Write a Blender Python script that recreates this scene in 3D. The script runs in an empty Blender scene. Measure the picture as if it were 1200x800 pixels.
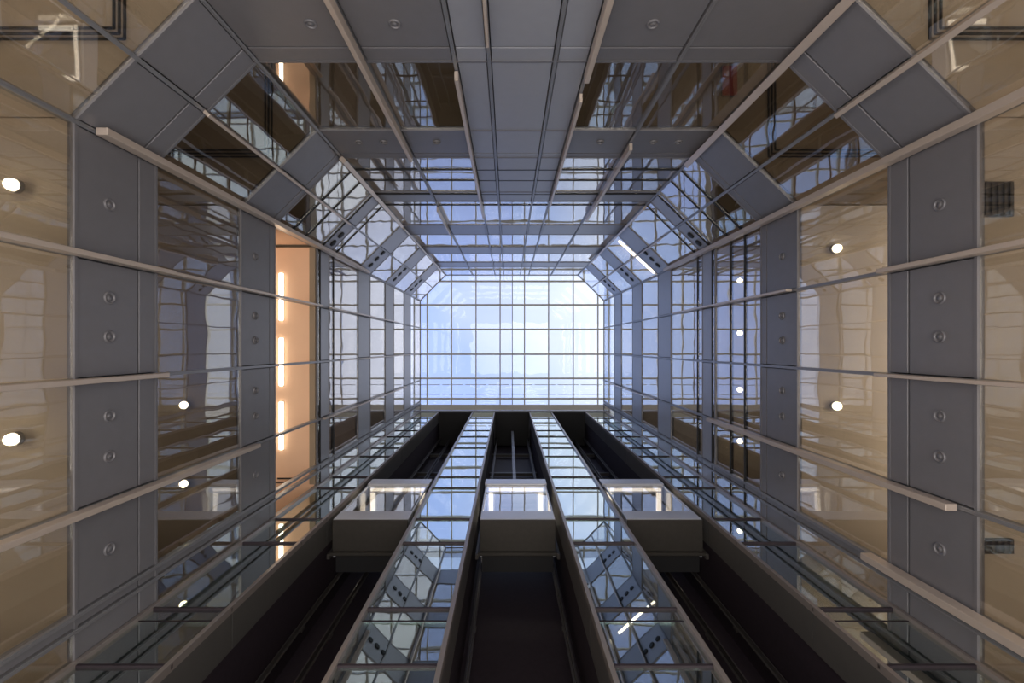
import bpy, bmesh, math, random
from mathutils import Vector, Matrix
random.seed(4)
S = bpy.context.scene
CZ = 1.2                      # camera height above the lobby floor; all z below are measured from the camera
# ------------------------------------------------------------------ camera
cd = bpy.data.cameras.new('camera'); cam = bpy.data.objects.new('camera', cd)
S.collection.objects.link(cam); S.camera = cam
cd.sensor_width = 36; cd.lens = 15.99; cd.clip_start = 0.05
cam.location = (0, 0, CZ); cam.rotation_euler = (math.pi, 0, 0)
cd.shift_x = 4/1200; cd.shift_y = 6/1200
# ------------------------------------------------------------------ colour
S.view_settings.view_transform = 'Standard'; S.view_settings.look = 'None'
S.view_settings.gamma = 1; S.view_settings.use_curve_mapping = False
S.view_settings.exposure = 0.0
S.cycles.max_bounces = 12; S.cycles.glossy_bounces = 8; S.cycles.diffuse_bounces = 4
S.cycles.transparent_max_bounces = 32; S.cycles.sample_clamp_indirect = 3
# ------------------------------------------------------------------ world: pale hazy blue sky, whiter towards +x
w = bpy.data.worlds.new('sky'); S.world = w; w.use_nodes = True
nt = w.node_tree; N = nt.nodes; L = nt.links
for n in list(N): N.remove(n)
out = N.new('ShaderNodeOutputWorld'); bg = N.new('ShaderNodeBackground')
tc = N.new('ShaderNodeTexCoord'); sep = N.new('ShaderNodeSeparateXYZ')
no = N.new('ShaderNodeTexNoise'); no.inputs['Scale'].default_value = 2.0; no.inputs['Detail'].default_value = 2.5
L.new(tc.outputs['Generated'], no.inputs['Vector']); L.new(tc.outputs['Generated'], sep.inputs[0])
m1 = N.new('ShaderNodeMath'); m1.operation = 'MULTIPLY_ADD'; m1.inputs[1].default_value = .9; L.new(sep.outputs[0], m1.inputs[0])
L.new(no.outputs['Fac'], m1.inputs[2])
cr = N.new('ShaderNodeValToRGB'); L.new(m1.outputs[0], cr.inputs[0])
cr.color_ramp.elements[0].position = .38; cr.color_ramp.elements[0].color = (.46, .60, 1.0, 1)
cr.color_ramp.elements[1].position = .74; cr.color_ramp.elements[1].color = (.87, .91, 1.0, 1)
gz = N.new('ShaderNodeMapRange'); gz.inputs['From Min'].default_value = -.08; gz.inputs['From Max'].default_value = .02
L.new(sep.outputs[2], gz.inputs[0])
mx = N.new('ShaderNodeMixRGB'); mx.inputs[1].default_value = (.12, .12, .12, 1)
L.new(gz.outputs[0], mx.inputs[0]); L.new(cr.outputs[0], mx.inputs[2])
L.new(mx.outputs[0], bg.inputs[0]); bg.inputs[1].default_value = 1.3; L.new(bg.outputs[0], out.inputs[0])
# ------------------------------------------------------------------ added fill lights, out of view
def area(name, x, y, z, sx, sy, power, col, up=True, rot=None, label=None):
    ld = bpy.data.lights.new(name, 'AREA'); ld.shape = 'RECTANGLE'; ld.size = sx; ld.size_y = sy
    ld.energy = power; ld.color = col
    o = bpy.data.objects.new(name, ld); S.collection.objects.link(o); o.location = (x, y, z + CZ)
    o.rotation_euler = rot if rot else ((math.pi, 0, 0) if up else (0, 0, 0))
    return o
COOL = (.80, .88, 1.0); WARM = (1.0, .88, .72); NEUT = (1, .93, .86)
LOBBY = 900
area('lobby_fill', .2, .2, -1.1, 11, 7, LOBBY, NEUT)  # unseen fill over the lobby floor, added to brighten the well
for zc, pl, pr, pb in ((6.3, 80, 115, 72), (10.22, 36, 135, 16), (14.28, 150, 30, 20), (18.17, 14, 14, 14), (22.16, 20, 20, 20), (26.2, 20, 20, 20)):  # added upward fills, hidden below the bands, brighten the storey ceilings
    area('room_fill', -9.2, .3, zc - 1.9, 1.6, 7, pl, WARM)
    area('room_fill', 9.8, .3, zc - 1.9, 1.6, 7, pr, WARM)
    area('room_fill', -6.9, -7.6, zc - 1.9, 3, 1.4, pb, WARM)
    area('room_fill', 7.4, -7.6, zc - 1.9, 3, 1.4, pb, WARM)
    area('room_fill', .2, -8.0, zc - 1.9, 5, 1.2, pb, WARM)

# ------------------------------------------------------------------ materials
def mat(name, col, rough=.5, metal=0., noise=.0, nscale=6., emit=None, bump=0., spec=.5):
    m = bpy.data.materials.new(name); m.use_nodes = True
    t = m.node_tree; b = t.nodes['Principled BSDF']
    b.inputs['Roughness'].default_value = rough; b.inputs['Metallic'].default_value = metal
    b.inputs['Base Color'].default_value = (*col, 1); b.inputs['Specular IOR Level'].default_value = spec
    g = t.nodes.new('ShaderNodeNewGeometry'); n = t.nodes.new('ShaderNodeTexNoise'); n.inputs['Scale'].default_value = nscale
    n.inputs['Detail'].default_value = 6; t.links.new(g.outputs['Position'], n.inputs['Vector'])
    if noise:
        mr = t.nodes.new('ShaderNodeMapRange'); mr.inputs['To Min'].default_value = 1 - noise; mr.inputs['To Max'].default_value = 1 + noise
        t.links.new(n.outputs['Fac'], mr.inputs[0])
        vm = t.nodes.new('ShaderNodeVectorMath'); vm.operation = 'SCALE'; vm.inputs[0].default_value = col
        t.links.new(mr.outputs[0], vm.inputs['Scale']); t.links.new(vm.outputs[0], b.inputs['Base Color'])
    if bump:
        bp = t.nodes.new('ShaderNodeBump'); bp.inputs['Strength'].default_value = bump; bp.inputs['Distance'].default_value = .01
        t.links.new(n.outputs['Fac'], bp.inputs['Height']); t.links.new(bp.outputs[0], b.inputs['Normal'])
    if emit:
        b.inputs['Emission Color'].default_value = (*emit[0], 1); b.inputs['Emission Strength'].default_value = emit[1]
    return m

def glass(name, tint, f0, wave=.35, refl=(1, 1, 1), gain=2.0):
    """architectural pane: see-through, reflecting by angle, with roller-wave distortion that differs from pane to pane"""
    m = bpy.data.materials.new(name); m.use_nodes = True; t = m.node_tree; n = t.nodes; l = t.links
    for q in list(n): n.remove(q)
    o = n.new('ShaderNodeOutputMaterial'); mixs = n.new('ShaderNodeMixShader')
    tr = n.new('ShaderNodeBsdfTransparent'); tr.inputs[0].default_value = (*tint, 1)
    gl = n.new('ShaderNodeBsdfGlossy'); gl.inputs['Roughness'].default_value = .0; gl.inputs[0].default_value = (*refl, 1)
    g = n.new('ShaderNodeNewGeometry'); d = n.new('ShaderNodeVectorMath'); d.operation = 'DOT_PRODUCT'
    l.new(g.outputs['Normal'], d.inputs[0]); l.new(g.outputs['Incoming'], d.inputs[1])
    def mth(op, a, b=None, c=None):
        k = n.new('ShaderNodeMath'); k.operation = op
        for i, v in enumerate((a, b, c)):
            if v is None: continue
            if isinstance(v, (int, float)): k.inputs[i].default_value = v
            else: l.new(v, k.inputs[i])
        return k.outputs[0]
    c = mth('ABSOLUTE', d.outputs['Value']); c1 = mth('SUBTRACT', 1, c); p = mth('POWER', c1, 5)
    F = mth('MULTIPLY_ADD', p, 1 - f0, f0)
    num = mth('MULTIPLY', F, gain); den = mth('MULTIPLY_ADD', F, gain - 1, 1); R = mth('DIVIDE', num, den)
    l.new(R, mixs.inputs[0]); l.new(tr.outputs[0], mixs.inputs[1]); l.new(gl.outputs[0], mixs.inputs[2]); l.new(mixs.outputs[0], o.inputs[0])
    oi = n.new('ShaderNodeObjectInfo'); va = n.new('ShaderNodeVectorMath'); va.operation = 'MULTIPLY_ADD'
    cmb = n.new('ShaderNodeCombineXYZ')
    off = mth('MULTIPLY', oi.outputs['Random'], 37.0)
    for i in range(3): l.new(off, cmb.inputs[i])
    va.inputs[1].default_value = (1, 1, 1); l.new(g.outputs['Position'], va.inputs[0]); l.new(cmb.outputs[0], va.inputs[2])
    ns = n.new('ShaderNodeTexNoise'); ns.inputs['Scale'].default_value = 1.1; ns.inputs['Detail'].default_value = 1.0
    l.new(va.outputs[0], ns.inputs['Vector'])
    bp = n.new('ShaderNodeBump'); bp.inputs['Strength'].default_value = wave; bp.inputs['Distance'].default_value = .03
    l.new(ns.outputs['Fac'], bp.inputs['Height']); l.new(bp.outputs[0], gl.inputs['Normal'])
    return m

M = {
 'panel': mat('grey_panel', (.19, .186, .205), .42, .2, .06, 5, bump=.15),
 'panel_skylit': mat('grey_panel_skylit', (.33, .34, .39), .4, .2, .05, 5),  # panel grey made lighter and bluer: skylight put into the colour
 'frame': mat('frame_aluminium', (.27, .27, .29), .4, .4, .05),
 'fin': mat('fin_metal', (.58, .49, .43), .35, .3, .06),
 'dark': mat('dark_gasket', (.012, .012, .014), .6),
 'reveal': mat('shaft_reveal_metal', (.12, .115, .11), .35, .3, .08),
 'bronze': mat('column_frame_metal', (.30, .265, .25), .35, .4, .05),
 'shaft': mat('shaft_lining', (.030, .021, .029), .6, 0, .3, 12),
 'steel': mat('rail_steel', (.12, .11, .105), .4, .6, .1),
 'beige': mat('beige_plaster', (.58, .50, .42), .8, 0, .05, 2),
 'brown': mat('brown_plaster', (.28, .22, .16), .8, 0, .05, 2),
 'peach': mat('peach_plaster', (.78, .52, .36), .7, 0, .03, 2),
 'white': mat('white_paint', (.80, .80, .78), .45, .1, .03),
 'stone': mat('pale_stone_floor', (.55, .52, .47), .3, 0, .1, 3),
 'carwhite': mat('car_shell', (.62, .64, .70), .35, .3, .04),
 'carunder': mat('car_underside', (.05, .045, .04), .5, .2, .2, 8),
 'roofbar': mat('roof_bar_paint', (.88, .86, .78), .5, .0, .05),
 'strip': mat('light_strip', (1, 1, 1), .5, emit=((1, .86, .66), 9)),
 'stripc': mat('car_light_strip', (1, 1, 1), .5, emit=((1, .88, .74), 2.4)),
 'globe': mat('globe_glass', (1, 1, 1), .5, emit=((1, .86, .58), 14)),
 'red': mat('red_cloth', (.30, .03, .03), .8),
 'glass': glass('facade_glass', (.87, .86, .83), .11, .10),
 'mirror': glass('coated_glass', (.55, .62, .60), .52, .045, (.92, .98, .96), 1.4),
 'roofl': glass('roof_glass_blue', (.92, .93, .98), .012, .2),
 'roofr': glass('roof_glass_clear', (.97, .98, .99), .012, .2),
}
# ------------------------------------------------------------------ helpers
COL = S.collection
def tag(o, label=None, cat=None, group=None, kind=None):
    if label: o['label'] = label
    if cat: o['category'] = cat
    if group: o['group'] = group
    if kind: o['kind'] = kind
    return o
def empty(name, loc, rz=0, **k):
    o = bpy.data.objects.new(name, None); COL.objects.link(o); o.empty_display_size = .2
    o.location = (loc[0], loc[1], loc[2] + CZ); o.rotation_euler = (0, 0, rz); return tag(o, **k)
CACHE = {}
def boxmesh(sx, sy, sz, m, bev=0.):
    key = (round(sx, 3), round(sy, 3), round(sz, 3), m, bev)
    if key not in CACHE:
        bm = bmesh.new(); bmesh.ops.create_cube(bm, size=1)
        bmesh.ops.scale(bm, vec=(sx, sy, sz), verts=bm.verts)
        if bev: bmesh.ops.bevel(bm, geom=bm.edges[:], offset=bev, segments=1, affect='EDGES')
        me = bpy.data.meshes.new('box'); bm.to_mesh(me); bm.free(); me.materials.append(M[m]); CACHE[key] = me
    return CACHE[key]
def piece(name, parent, x0, x1, y0, y1, z0, z1, m, bev=0., **k):
    """box in the local frame of parent (z measured from the camera when the parent stands at z=0)"""
    o = bpy.data.objects.new(name, boxmesh(abs(x1-x0), abs(y1-y0), abs(z1-z0), m, bev))
    COL.objects.link(o); o.location = ((x0+x1)/2, (y0+y1)/2, (z0+z1)/2)
    if parent: o.parent = parent
    else: o.location.z += CZ
    return tag(o, **k)
def custom(name, parent, verts, faces, m, smooth=False, **k):
    me = bpy.data.meshes.new(name); me.from_pydata(verts, [], faces); me.materials.append(M[m])
    if smooth:
        for p in me.polygons: p.use_smooth = True
    o = bpy.data.objects.new(name, me); COL.objects.link(o)
    if parent: o.parent = parent
    else: o.location.z = CZ
    return tag(o, **k)
def prism(name, parent, poly, z0, z1, m, **k):
    n = len(poly); v = [(x, y, z0) for x, y in poly] + [(x, y, z1) for x, y in poly]
    f = [list(range(n))[::-1], list(range(n, 2*n))] + [[i, (i+1) % n, n+(i+1) % n, n+i] for i in range(n)]
    me = bpy.data.meshes.new(name); me.from_pydata(v, [], f); me.materials.append(M[m])
    bm = bmesh.new(); bm.from_mesh(me); bmesh.ops.recalc_face_normals(bm, faces=bm.faces); bm.to_mesh(me); bm.free()
    o = bpy.data.objects.new(name, me); COL.objects.link(o)
    if parent: o.parent = parent
    else: o.location.z = CZ
    return tag(o, **k)
def lathe(prof, seg, m):
    """profile of (r, h) revolved about +y"""
    v, f = [], []
    for r, h in prof:
        for i in range(seg):
            a = 2*math.pi*i/seg; v.append((r*math.cos(a), h, r*math.sin(a)))
    for j in range(len(prof)-1):
        for i in range(seg):
            f.append((j*seg+i, j*seg+(i+1) % seg, (j+1)*seg+(i+1) % seg, (j+1)*seg+i))
    f.append([(len(prof)-1)*seg+i for i in range(seg)])
    me = bpy.data.meshes.new('lathe'); me.from_pydata(v, [], f); me.materials.append(M[m])
    for p in me.polygons: p.use_smooth = True
    return me
RING = lathe([(.095, 0), (.095, .02), (.082, .03), (.072, .02), (.07, .006), (.04, .006), (.035, .02), (.001, .024)], 20, 'panel')
HOLE = lathe([(.125, 0), (.125, .03), (.10, .04), (.001, .04)], 18, 'dark')
def stick(name, me, parent, x, y, z):
    o = bpy.data.objects.new(name, me); COL.objects.link(o); o.location = (x, y, z); o.parent = parent; return o

# ------------------------------------------------------------------ geometry of the well (plan, metres)
XL, XR = -6.0, 6.48
YC, YB, YF = -3.12, -4.85, 4.38          # corner of side wall, back wall, lift wall
XBL, XBR = -4.28, 4.72
ZTOP = 31.0
# rows: (z0, z1, kind)  g glass, s spandrel panel
ROWS = [(-1.2, 2.2, 'g'), (2.2, 3.3, 's'), (3.3, 3.65, 's'), (3.65, 6.3, 'g'), (6.3, 7.37, 's'), (7.37, 7.74, 's'), (7.74, 10.22, 'g'),
        (10.22, 11.42, 's'), (11.42, 11.67, 's'), (11.67, 12.5, 'g'), (12.5, 13.3, 'g'), (13.3, 14.28, 'g'), (14.28, 14.5, 'g'),
        (14.5, 15.2, 's'), (15.2, 15.62, 'g'), (15.62, 18.17, 'g'), (18.17, 19.72, 's'), (19.72, 22.16, 'g'), (22.16, 23.78, 's'),
        (23.78, 26.2, 'g'), (26.2, 27.85, 's'), (27.85, ZTOP, 'g')]
def wall(name, A, B, cols, rows=ROWS, label='', solid=(), skip=None, gm='glass', rings=None):
    """cols = positions along AB from A. local +y faces into the well. solid = column indices that stay panelled up to z 14.5"""
    A = Vector(A); B = Vector(B); d = B - A
    wl = empty(name, (A.x, A.y, 0), math.atan2(d.y, d.x), label=label, cat='wall', kind='structure')
    for ci in range(len(cols)-1):
        a, b = cols[ci], cols[ci+1]; narrow = (b - a) < .3
        for z0, z1, kd in rows:
            if skip and skip(ci, z0, kd): continue
            sol = ci in solid and z1 < 14.6
            if kd == 's' or sol or narrow:
                piece('spandrel_panel' if not narrow else 'infill_panel', wl, a+.046, b-.046, -.06, .0, z0+.016, z1-.016,
                      'panel_skylit' if z0 > 14 or sol else 'panel', .006)  # upper bands and middle strip take the grey with sky brightness built in
            else:
                piece('glass_pane', wl, a+.03, b-.03, -.035, -.02, z0+.025, z1-.025, gm)
                for zz in (z0, z1):      # black gasket along the head and foot of each pane
                    piece('gasket', wl, a+.03, b-.03, -.05, .0, zz-.012 if zz == z1 else zz, zz if zz == z1 else zz+.012, 'dark')
    for i, c in enumerate(cols):
        e = .02 if i in (0, len(cols)-1) else .03
        piece('mullion', wl, c-e, c+e, -.10, .035, rows[0][0], rows[-1][1], 'frame')
        piece('cover_strip', wl, c-.009, c+.009, .035, .045, rows[0][0], rows[-1][1], 'frame')
    for z0, z1, kd in rows:
        if kd == 's': piece('backing_panel', wl, cols[0], cols[-1], -.085, -.07, z0, z1, 'dark')
    if solid: piece('backing_panel', wl, cols[solid[0]], cols[solid[-1]+1], -.105, -.09, -1.2, 14.5, 'dark')
    zs = sorted({r[0] for r in rows} | {rows[-1][1]})
    for z in zs:
        thin = z in (12.5, 13.3, 14.5, 15.62, 7.37, 11.42, 3.3)
        if z in (7.37, 11.42, 3.3) or (skip and z in (12.5, 13.3)): continue
        piece('transom', wl, cols[0], cols[-1], -.09, .006 if thin else .012, z-.022, z+.022, 'dark' if thin else 'panel')
    return wl
def fin(wl, c, z0, z1, wd=.075, dp=.17):
    piece('fin', wl, c-wd/2, c+wd/2, .06, .06+dp, z0, z1, 'fin', .008)
    z = z0 + .5
    while z < z1:
        piece('bracket', wl, c-.02, c+.02, .03, .062, z-.06, z+.06, 'frame'); z += 2.6

SY = [3.93+.45, 3.93, 3.73, 2.3, .48, -1.28, -3.12]
lc = [4.38 - y for y in SY]
open_left = lambda ci, z0, kd: 11.6 < z0 < 14.2
WLf = wall('wall_left', (XL, YF), (XL, YC), lc, label='left wall of grey panel bands and glass bays rising beside the open corridor', skip=open_left)
rc = [y - YC for y in SY[::-1]]
WRt = wall('wall_right', (XR, YC), (XR, YF), rc, label='right wall of grey panel bands and warm lit glass bays')
bc = [x - XBL for x in (XBL, -2.44, -.91, -.33, .79, 1.37, 2.88, XBR)]
WBk = wall('wall_back', (XBL, YB), (XBR, YB), bc, solid=(2, 3, 4), label='far wall opposite the lifts with a panelled middle strip between glass bays')
dl = math.hypot(XBL-XL, YB-YC); dr = math.hypot(XR-XBR, YC-YB)
WBL = wall('wall_back_left', (XL, YC), (XBL, YB), [0, dl/2, dl], label='left chamfered corner wall of glass and grey bands')
WBR = wall('wall_back_right', (XBR, YB), (XR, YC), [0, dr/2, dr], label='right chamfered corner wall of glass and grey bands')

# round bosses on the bands
def L_(y): return 4.38 - y
for z in (6.83, 10.78):
    for y in (-2.13, -.73, -.15, 1.04, 1.65, 3.04):
        stick('round_boss', RING, WLf, L_(y), 0, z); stick('round_boss', RING, WRt, y - YC, 0, z)
for x in (-2.97, -1.71, 2.17): stick('round_boss', RING, WBk, x - XBL, 0, 6.83)
for x in (-3.55, -2.96, -1.70, 2.17, 3.43, 4.02): stick('round_boss', RING, WBk, x - XBL, 0, 10.78)
for z, k in ((14.85, 2), (18.9, 3), (22.9, 3), (26.95, 3)):
    for i in range(k):
        stick('dark_port', HOLE, WBL, .38 + .36*i, 0, z); stick('dark_port', HOLE, WBR, dr - .38 - .36*i, 0, z)
# fins (light bronze bars standing off the mullions, each its own length)
fin(WLf, lc[6]-.02, 6.54, 19.0, .11); fin(WLf, lc[5], 3.0, 7.9); fin(WLf, lc[5], 7.9, 14.3, .06, .12); fin(WLf, lc[4], 3.0, 7.75)
fin(WLf, lc[3], 3.0, 10.6, .085); fin(WLf, lc[5], 15, 24, .05, .12); fin(WLf, lc[3], 14.5, 26, .05, .12); fin(WLf, lc[4], 16, 30, .04, .1)
fin(WRt, rc[0]+.02, 4.0, 18.4, .12); fin(WRt, rc[1], 3.0, 7.75); fin(WRt, rc[1], 10.3, 17.5, .06, .14); fin(WRt, rc[2], 3.0, 7.8, .06)
fin(WRt, rc[3], 6.5, 14.4, .10); fin(WRt, rc[4]-.03, 4.4, 8.05, .12, .2); fin(WRt, rc[3], 20, 29, .05, .12)
fin(WBk, bc[1], 4.4, 11.4, .08); fin(WBk, bc[2], 7.9, 16.5, .07); fin(WBk, bc[3], 4.4, 7.12, .05, .12)
fin(WBk, bc[5], 4.4, 8.0, .09); fin(WBk, bc[5], 8.6, 15, .06); fin(WBk, bc[6], 10.7, 16.8, .08); fin(WBk, bc[1], 15.6, 19, .06)
fin(WBL, dl/2, 7.6, 14.5, .06, .12); fin(WBR, dr/2, 4.0, 7.6, .08, .16); fin(WBR, dr/2, 16.5, 29, .05, .1)
fin(WBL, dl-.03, 11.5, 17.8, .12); fin(WBR, .03, 4.0, 11.8, .14); fin(WBR, .03, 15.5, 26, .08); fin(WBL, dl-.03, 18.2, 28, .06)

# ------------------------------------------------------------------ lift wall: mirrored glass piers between three open shafts
FR = [(-1.2, 2.2, 'g'), (2.2, 3.65, 'g'), (3.65, 6.24, 'g'), (6.24, 7.28, 'g'), (7.28, 7.6, 'g'), (7.6, 10.15, 'g'), (10.15, 11.56, 'g'), (11.56, 14.1, 'g'), (14.1, 15.3, 'g'),
      (15.3, 18.17, 'g'), (18.17, 19.7, 'g'), (19.7, 22.16, 'g'), (22.16, 23.78, 'g'), (23.78, 26.2, 'g'), (26.2, 27.85, 'g'), (27.85, 30.6, 'g')]
WF = empty('wall_front', (XR, YF, 0), math.pi, label='lift wall of mirrored glass piers between three dark lift shafts', cat='wall', kind='structure')
def X_(x): return XR - x
def pier(x0, x1, edges=(1, 1)):
    a, b = sorted((X_(x0), X_(x1)))
    for z0, z1, k in FR:
        piece('glass_pane', WF, a+.05, b-.05, -.03, -.015, z0+.03, z1-.02, 'mirror')
        piece('transom', WF, a, b, -.03 if z0 == 7.28 else -.04, -.01 if z0 == 7.28 else .02, z0-(.008 if z0 == 7.28 else .02), z0+(.008 if z0 == 7.28 else .02), 'shaft')
    for c, s in ((a, 1), (b, -1)):
        lo, hi = sorted((c, c+s*.075))
        piece('edge_frame', WF, lo, hi, -.08, .05, FR[0][0], 30.6, 'bronze', .006)
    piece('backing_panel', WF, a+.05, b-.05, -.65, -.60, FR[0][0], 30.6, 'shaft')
def reveal(x, s):            # s: +1 the shaft lies towards +x of this face
    a = X_(x)
    zs = [-1.2, 3.65, 7.6, 11.56, 15.3, 19.7, 23.78, 27.85, 30.6]
    for i in range(len(zs)-1):
        lo, hi = sorted((a, a + s*.05))
        piece('reveal_panel', WF, lo, hi, -.68, -.07, zs[i]+.01, zs[i+1]-.01, 'reveal', .004)
for x0, x1 in ((XL, -4.62), (-2.42, -.90), (1.36, 2.88), (5.08, XR)): pier(x0, x1)
for x, s in ((-4.62, 1), (5.08, -1), (-2.42, -1), (-.90, 1), (1.36, -1), (2.88, 1)): reveal(x, s)
for x0, x1 in ((-4.62, -2.42), (-.90, 1.36), (2.88, 5.08)):
    piece('shaft_head', WF, X_(x1), X_(x0), -2.2, 0, 30.3, 31.2, 'dark')
piece('head_beam', WF, 0, XR-XL, -.3, .05, 30.6, 31.0, 'panel_skylit', .01)
piece('head_sill', WF, 0, XR-XL, .05, .42, 31.05, 31.15, 'roofbar', .01)
# lining of the shafts
SH = empty('shaft_lining', (0, 0, 0), label='black lining at the back of the three lift shafts', cat='wall', kind='structure')
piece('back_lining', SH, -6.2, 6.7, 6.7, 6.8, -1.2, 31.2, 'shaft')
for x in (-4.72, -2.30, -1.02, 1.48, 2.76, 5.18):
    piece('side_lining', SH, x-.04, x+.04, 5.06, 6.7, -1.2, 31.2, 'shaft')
for k, z in enumerate(( 15.2, 19.2, 23.2, 27.2)):
    for xa, xb in ((-4.68, -2.34), (-.98, 1.44), (2.80, 5.14)):
        piece('tie_beam', SH, xa, xb, 6.45, 6.6, z, z+.18, 'reveal')

# rails
def rail(x, y, label, cat='rail', grp='guide rails in the lift shafts', t=.05):
    r = empty('guide_rail', (x, y, -1.2), label=label, cat=cat, group=grp)
    piece('rail_web', r, -t*.25, t*.25, -t, t, 0, 31.3, 'steel'); piece('rail_flange', r, -t, t, t, t+.015, 0, 31.3, 'steel')
    for z in range(2, 31, 3): piece('rail_clip', r, -t*1.3, t*1.3, t+.015, t+.06, z, z+.16, 'steel')
for cx, nm in ((-3.52, 'left'), (.23, 'middle'), (3.98, 'right')):
    for s, sd in ((-1, 'left'), (1, 'right')):
        rail(cx + s*1.0, 6.05, f'steel guide rail on the {sd} side of the {nm} lift shaft')
    if nm != 'middle': rail(cx - (.4 if cx < 0 else -.4), 6.2, f'steel counterweight rail near the middle of the {nm} lift shaft', t=.06)
h = empty('hoist_rope', (.25, 5.6, 15.3), label='pale bundle of hoist ropes rising above the middle lift car', cat='rope')
for i in range(4): piece('rope', h, -.06+.035*i, -.045+.035*i, -.01, .01, 0, 14.9, 'carwhite')
piece('rope_hitch', h, -.28, .28, -.05, .05, .5, .62, 'steel', .01); piece('hitch_plate', h, -.12, .12, -.12, .12, .0, .14, 'steel', .01)

# ------------------------------------------------------------------ lift cars
def car(cx, label):
    c = empty('lift_car', (cx, YF, 11.56), label=label, cat='lift', group='glass lift cars hanging in the three shafts')
    hw = .96
    # local z: 0 underside, .62 floor level, 2.95 ceiling, 3.5 top of header; local +y goes into the shaft
    piece('floor_fascia', c, -hw, hw, .02, .08, .06, .62, 'carwhite', .012)
    piece('fascia_return', c, -hw, -hw+.05, .08, 1.0, .06, .62, 'carwhite'); piece('fascia_return', c, hw-.05, hw, .08, 1.0, .06, .62, 'carwhite')
    piece('underside_panel', c, -hw, hw, .03, .82, .0, .05, 'carunder', .01)
    piece('platform', c, -hw+.05, hw-.05, .1, 1.4, .1, .58, 'dark'); piece('buffer_skirt', c, -hw-.05, hw+.05, .82, .90, -.10, .5, 'carunder', .01)
    piece('glass_pane', c, -hw+.05, hw-.05, .05, .065, .63, 2.9, 'glass')
    for s in (-1, 1):
        x0, x1 = sorted((s*hw, s*(hw-.04)))
        piece('glass_pane', c, min(s*hw, s*(hw-.015)), max(s*hw, s*(hw-.015)), .12, 1.4, .63, 2.9, 'glass')
        piece('corner_post', c, x0, x1, .03, .09, .62, 2.95, 'carwhite', .006)
        piece('sling_post', c, s*(hw+.07)-.035, s*(hw+.07)+.035, .85, .98, -.1, 3.6, 'steel')
        piece('light_strip', c, min(s*.86, s*.72), max(s*.86, s*.72), .26, 1.3, 2.86, 2.9, 'stripc')
    piece('light_strip', c, -.86, .86, .12, .20, 2.86, 2.9, 'stripc')
    piece('ceiling_panel', c, -hw+.04, hw-.04, .08, 1.5, 2.9, 2.96, 'carwhite')
    piece('mirror_panel', c, -.66, .66, .28, 1.3, 2.875, 2.9, 'mirror')
    piece('rear_panel', c, -hw, hw, 1.45, 1.52, .9, 2.95, 'beige'); piece('handrail', c, -.85, .85, 1.36, 1.40, 1.5, 1.54, 'steel', .01)
    piece('header', c, -hw-.03, hw+.03, .0, .10, 2.97, 3.5, 'carwhite', .012)
    piece('roof_box', c, -hw, hw, .1, 1.5, 2.97, 3.3, 'shaft')
    cp = next(o for o in c.children if o.name.startswith('ceiling_panel'))      # lights and mirror belong to the car ceiling
    for o in [o for o in c.children if o.name.startswith(('light_strip', 'mirror_panel'))]:
        o.location = o.location - cp.location; o.parent = cp
    piece('crosshead', c, -hw-.1, hw+.1, .85, 1.0, 3.5, 3.72, 'steel', .01)
car(-3.52, 'glass lift car with a lit ceiling frame in the left shaft')
car(.23, 'glass lift car with a lit ceiling frame in the middle shaft')
car(3.98, 'glass lift car with a lit ceiling frame in the right shaft')

# ------------------------------------------------------------------ glazed roof
RF = empty('ceiling', (0, 0, 0), label='glazed roof of the atrium, a square grid of pale bars and panes', cat='ceiling', kind='structure')
RX = [-6.3, -5.58, -3.9, -2.23, -.58, 1.09, 2.74, 4.43, 6.12, 6.75]; RY = [-5.15, -4.46, -2.85, -1.18, .52, 2.17, 3.56, 4.5]
for i in range(len(RX)-1):
    for j in range(len(RY)-1):
        x0, x1 = RX[i]+.03, RX[i+1]-.03
        if x0 < .25 < x1:
            piece('glass_pane', RF, x0, .24, RY[j]+.03, RY[j+1]-.03, 31.2, 31.22, 'roofl'); piece('glass_pane', RF, .27, x1, RY[j]+.03, RY[j+1]-.03, 31.2, 31.22, 'roofr')
        else: piece('glass_pane', RF, x0, x1, RY[j]+.03, RY[j+1]-.03, 31.2, 31.22, 'roofl' if x1 < .25 else 'roofr')
for x in RX[1:-1]: piece('glazing_bar', RF, x-.04, x+.04, -5.15, 4.5, 31.1, 31.26, 'roofbar', .01)
piece('glazing_bar', RF, .23, .28, -5.15, 4.5, 31.14, 31.24, 'steel')
for y in RY[1:-1]: piece('cross_bar', RF, -6.3, 6.75, y-.055, y+.055, 31.04, 31.28, 'roofbar', .01)
for y in (2.64, 3.3):
    for k in range(8): piece('snow_rail', RF, -6.2+1.6*k, -6.2+1.6*k+1.45, y-.025, y+.025, 31.5, 31.56, 'white')
for x0, x1, y0, y1 in ((-6.5, -6.1, -5.4, 4.7), (6.58, 6.95, -5.4, 4.7), (-6.5, 6.95, -5.6, -5.0), (-6.5, 6.95, 4.5, 7.2)):
    piece('ring_beam', RF, x0, x1, y0, y1, 31.0, 31.35, 'panel_skylit', .01)

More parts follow.
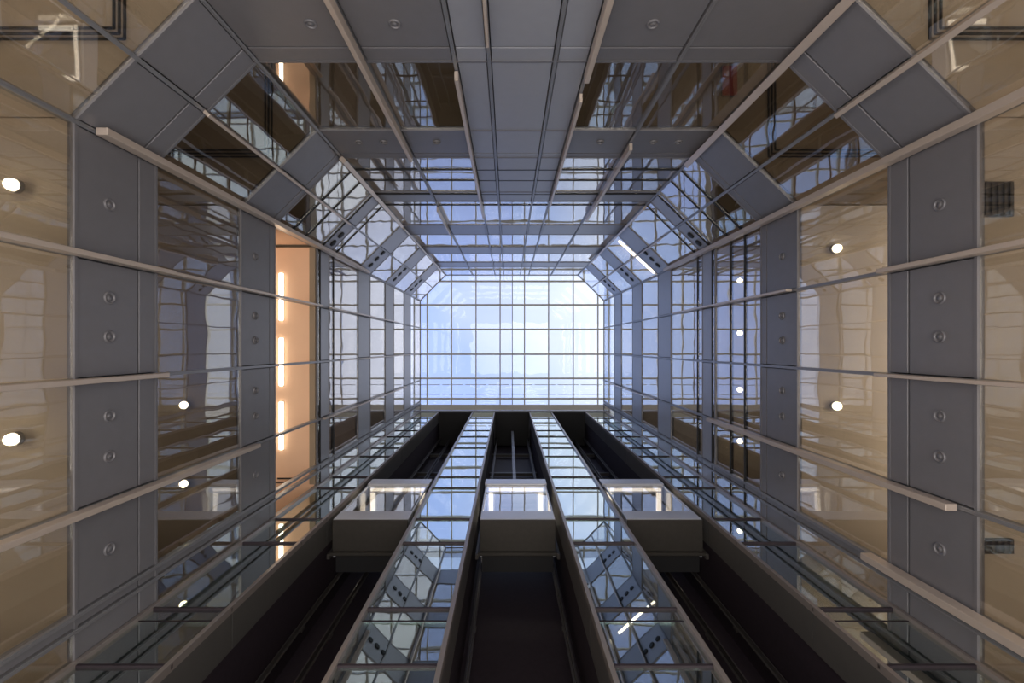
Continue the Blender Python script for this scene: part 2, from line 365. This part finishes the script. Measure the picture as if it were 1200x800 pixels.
# ------------------------------------------------------------------ storeys behind the glass
LEV = [(2.2, 3.6), (6.3, 7.7), (10.22, 11.6), (14.5, 15.15), (18.17, 19.65), (22.16, 23.7), (26.2, 27.8)]
for i, (z0, z1) in enumerate(LEV):
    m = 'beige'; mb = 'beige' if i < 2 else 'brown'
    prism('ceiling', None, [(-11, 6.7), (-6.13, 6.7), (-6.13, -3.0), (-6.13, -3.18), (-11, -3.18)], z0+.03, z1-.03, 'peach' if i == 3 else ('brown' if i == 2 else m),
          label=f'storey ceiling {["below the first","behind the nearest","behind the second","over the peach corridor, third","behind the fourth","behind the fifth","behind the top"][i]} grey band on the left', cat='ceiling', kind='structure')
    prism('ceiling', None, [(11.5, 6.7), (6.61, 6.7), (6.61, -3.18), (11.5, -3.18)], z0+.03, z1-.03, m,
          label=f'storey ceiling {["below the first","behind the nearest","behind the second","behind the third","behind the fourth","behind the fifth","behind the top"][i]} grey band on the right', cat='ceiling', kind='structure')
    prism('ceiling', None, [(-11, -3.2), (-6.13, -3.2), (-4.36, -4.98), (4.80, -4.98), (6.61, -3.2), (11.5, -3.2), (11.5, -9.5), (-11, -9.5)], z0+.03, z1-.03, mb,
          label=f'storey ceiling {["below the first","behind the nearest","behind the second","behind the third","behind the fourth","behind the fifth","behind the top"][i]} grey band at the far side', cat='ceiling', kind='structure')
prism('ceiling', None, [(-11, 6.7), (-6.06, 6.7), (-6.06, -3.1), (-11, -3.1)], 14.28, 14.49, 'peach', label='peach coloured corridor ceiling with three light strips', cat='ceiling', kind='structure')
piece('trim_1', None, -6.22, -6.04, -3.1, 4.3, 14.20, 14.28, 'brown', label='darker edge trim of the peach corridor ceiling', cat='trim', kind='structure')
piece('wall_corridor', None, -9.0, -6.06, -3.3, -3.2, 11.6, 14.28, 'peach', label='peach end wall of the open corridor', cat='wall', kind='structure')
# outer walls
for nm, b, lb in (('wall_outer_left', (-11.2, -11, -9.5, 6.7), 'left'), ('wall_outer_right', (11.5, 11.7, -9.5, 6.7), 'right'), ('wall_outer_back', (-11, 11.5, -9.7, -9.5), 'far')):
    piece(nm, None, *b, -1.2, 15.1, 'beige', label=f'beige outer wall of the storeys on the {lb} side', cat='wall', kind='structure')
for nm, xs in (('wall_front_left', (-11, -6.3)), ('wall_front_right', (6.8, 11.5))):
    piece(nm, None, *xs, 6.7, 6.9, -1.2, 31, 'beige', label='beige end wall beside the lift shafts on the ' + ('left' if xs[0] < 0 else 'right'), cat='wall', kind='structure')
piece('floor', None, -11, 11.5, -9.5, 6.7, -1.35, -1.2, 'stone', label='pale stone lobby floor below the camera', cat='floor', kind='structure')
# recessed ceiling grooves: three concentric dark strips in each far corner room
for zc in (6.3, 10.22):
    for s, xc in ((-1, -5.33), (1, 5.85)):
        g = empty('ceiling_slot', (xc, -4.27, zc), label=f'black triple slot diffuser turning a corner in the ceiling, {"nearest" if zc < 7 else "second"} storey {"left" if s < 0 else "right"} corner', cat='vent', group='triple slot diffusers in the corner ceilings')
        for i in range(3):
            o = .075*i
            piece('slot', g, s*o, s*4.0, -o-.012, -o+.012, .0, .03, 'dark'); piece('slot', g, s*o-.012, s*o+.012, -o, -3.0, .0, .03, 'dark')
# lights in the rooms
def globe(x, y, z, label, r=.078):
    g = empty('ceiling_light', (x, y, z), label=label, cat='lamp', group='round lamps in the storey ceilings')
    bm = bmesh.new(); bmesh.ops.create_uvsphere(bm, u_segments=20, v_segments=12, radius=r)
    me = bpy.data.meshes.new('globe'); bm.to_mesh(me); bm.free(); me.materials.append(M['globe'])
    for p in me.polygons: p.use_smooth = True
    o = bpy.data.objects.new('lamp_globe', me); COL.objects.link(o); o.parent = g; o.location = (0, 0, -r*.6)
    o2 = bpy.data.objects.new('lamp_collar', lathe([(r*1.15, 0), (r*1.2, .02), (r*1.2, .06), (.001, .06)], 20, 'frame')); COL.objects.link(o2); o2.parent = g
    o2.rotation_euler = (math.pi/2, 0, 0); o2.location = (0, 0, -.02)
globe(-6.75, -2.2, 6.22, 'round glowing lamp at the far left edge, the upper one', .08)
globe(-6.75, 1.26, 6.22, 'round glowing lamp at the far left edge, the lower one', .08)
globe(-7.22, 1.30, 10.15, 'round lamp in the second glass bay of the left wall, upper one'); globe(-7.22, 3.05, 10.15, 'round lamp in the second glass bay of the left wall, lower one')
globe(7.30, -2.18, 10.15, 'round lamp behind the right wall beside the first band, upper one', .088); globe(7.30, 1.32, 10.15, 'round lamp behind the right wall beside the first band, lower one', .088)
for y, nm in ((-2.08, 'topmost'), (-.43, 'second from top'), (1.36, 'third from top'), (2.98, 'lowest')):
    globe(7.30, y, 14.4, f'small round lamp behind the blue right bay, {nm} of the four', .075)
for (ya, yb), nm in zip((((320-406)/533*14.2, (375-406)/533*14.2), ((396-406)/533*14.2, (452-406)/533*14.2), ((471-406)/533*14.2, (527-406)/533*14.2)), ('upper', 'middle', 'lower')):
    g = empty('linear_light', (-7.12, (ya+yb)/2, 14.28), label=f'glowing linear light on the peach corridor ceiling, the {nm} one of three', cat='lamp', group='linear lights on the corridor ceiling')
    hl = (yb-ya)/2
    piece('light_strip', g, -.055, .055, -hl, hl, -.07, -.02, 'strip', .008); piece('light_housing', g, -.065, .065, -hl-.01, hl+.01, -.02, 0, 'white')
def diag(x0, y0, x1, y1, z, label):
    dx, dy = x1-x0, y1-y0; ln = math.hypot(dx, dy)
    g = empty('linear_light', ((x0+x1)/2, (y0+y1)/2, z), math.atan2(dy, dx), label=label, cat='lamp', group='diagonal linear lights in the corner rooms')
    piece('light_strip', g, -ln/2, ln/2, -.05, .05, -.09, -.04, 'strip'); piece('light_housing', g, -ln/2, ln/2, -.06, .06, -.04, .0, 'white')
diag(5.35, -5.14, 7.09, -3.57, 22.16, 'long glowing linear light behind the right chamfered corner, high up')
# dark grilles in the right room ceiling
for y0, y1, nm in ((-2.28, -1.8, 'upper'), (2.66, 2.86, 'lower')):
    g = empty('ceiling_grille', (6.77, (y0+y1)/2, 6.3), label=f'dark rectangular ceiling grille near the right edge, the {nm} one', cat='vent', group='ceiling grilles on the right')
    hh = (y1-y0)/2
    piece('grille_frame', g, -.21, .21, -hh, hh, -.02, .03, 'dark')
    for k in range(5): piece('grille_blade', g, -.19+.085*k, -.16+.085*k, -hh+.02, hh-.02, -.035, -.02, 'carunder')

for k in range(2):
    g = empty('air_slot', (-7.15 + .16*k, 4.25 - .12*k, 14.28), label=f'black air slot at the low end of the peach corridor ceiling, the {["outer", "inner"][k]} one', cat='vent', group='air slots in the corridor ceiling')
    piece('slot_frame', g, -.28, .28, -.035, .035, -.015, 0, 'peach'); piece('slot_opening', g, -.26, .26, -.022, .022, -.03, -.015, 'dark')
g = empty('wall_hanging', (4.95, -5.95, 10.22), label='small dark red panel behind the far glass, upper right of the middle strip', cat='panel')
piece('red_panel', g, -.16, .16, -.32, .32, -.06, -.01, 'red'); piece('panel_frame', g, -.18, .18, -.34, .34, -.02, 0, 'dark')
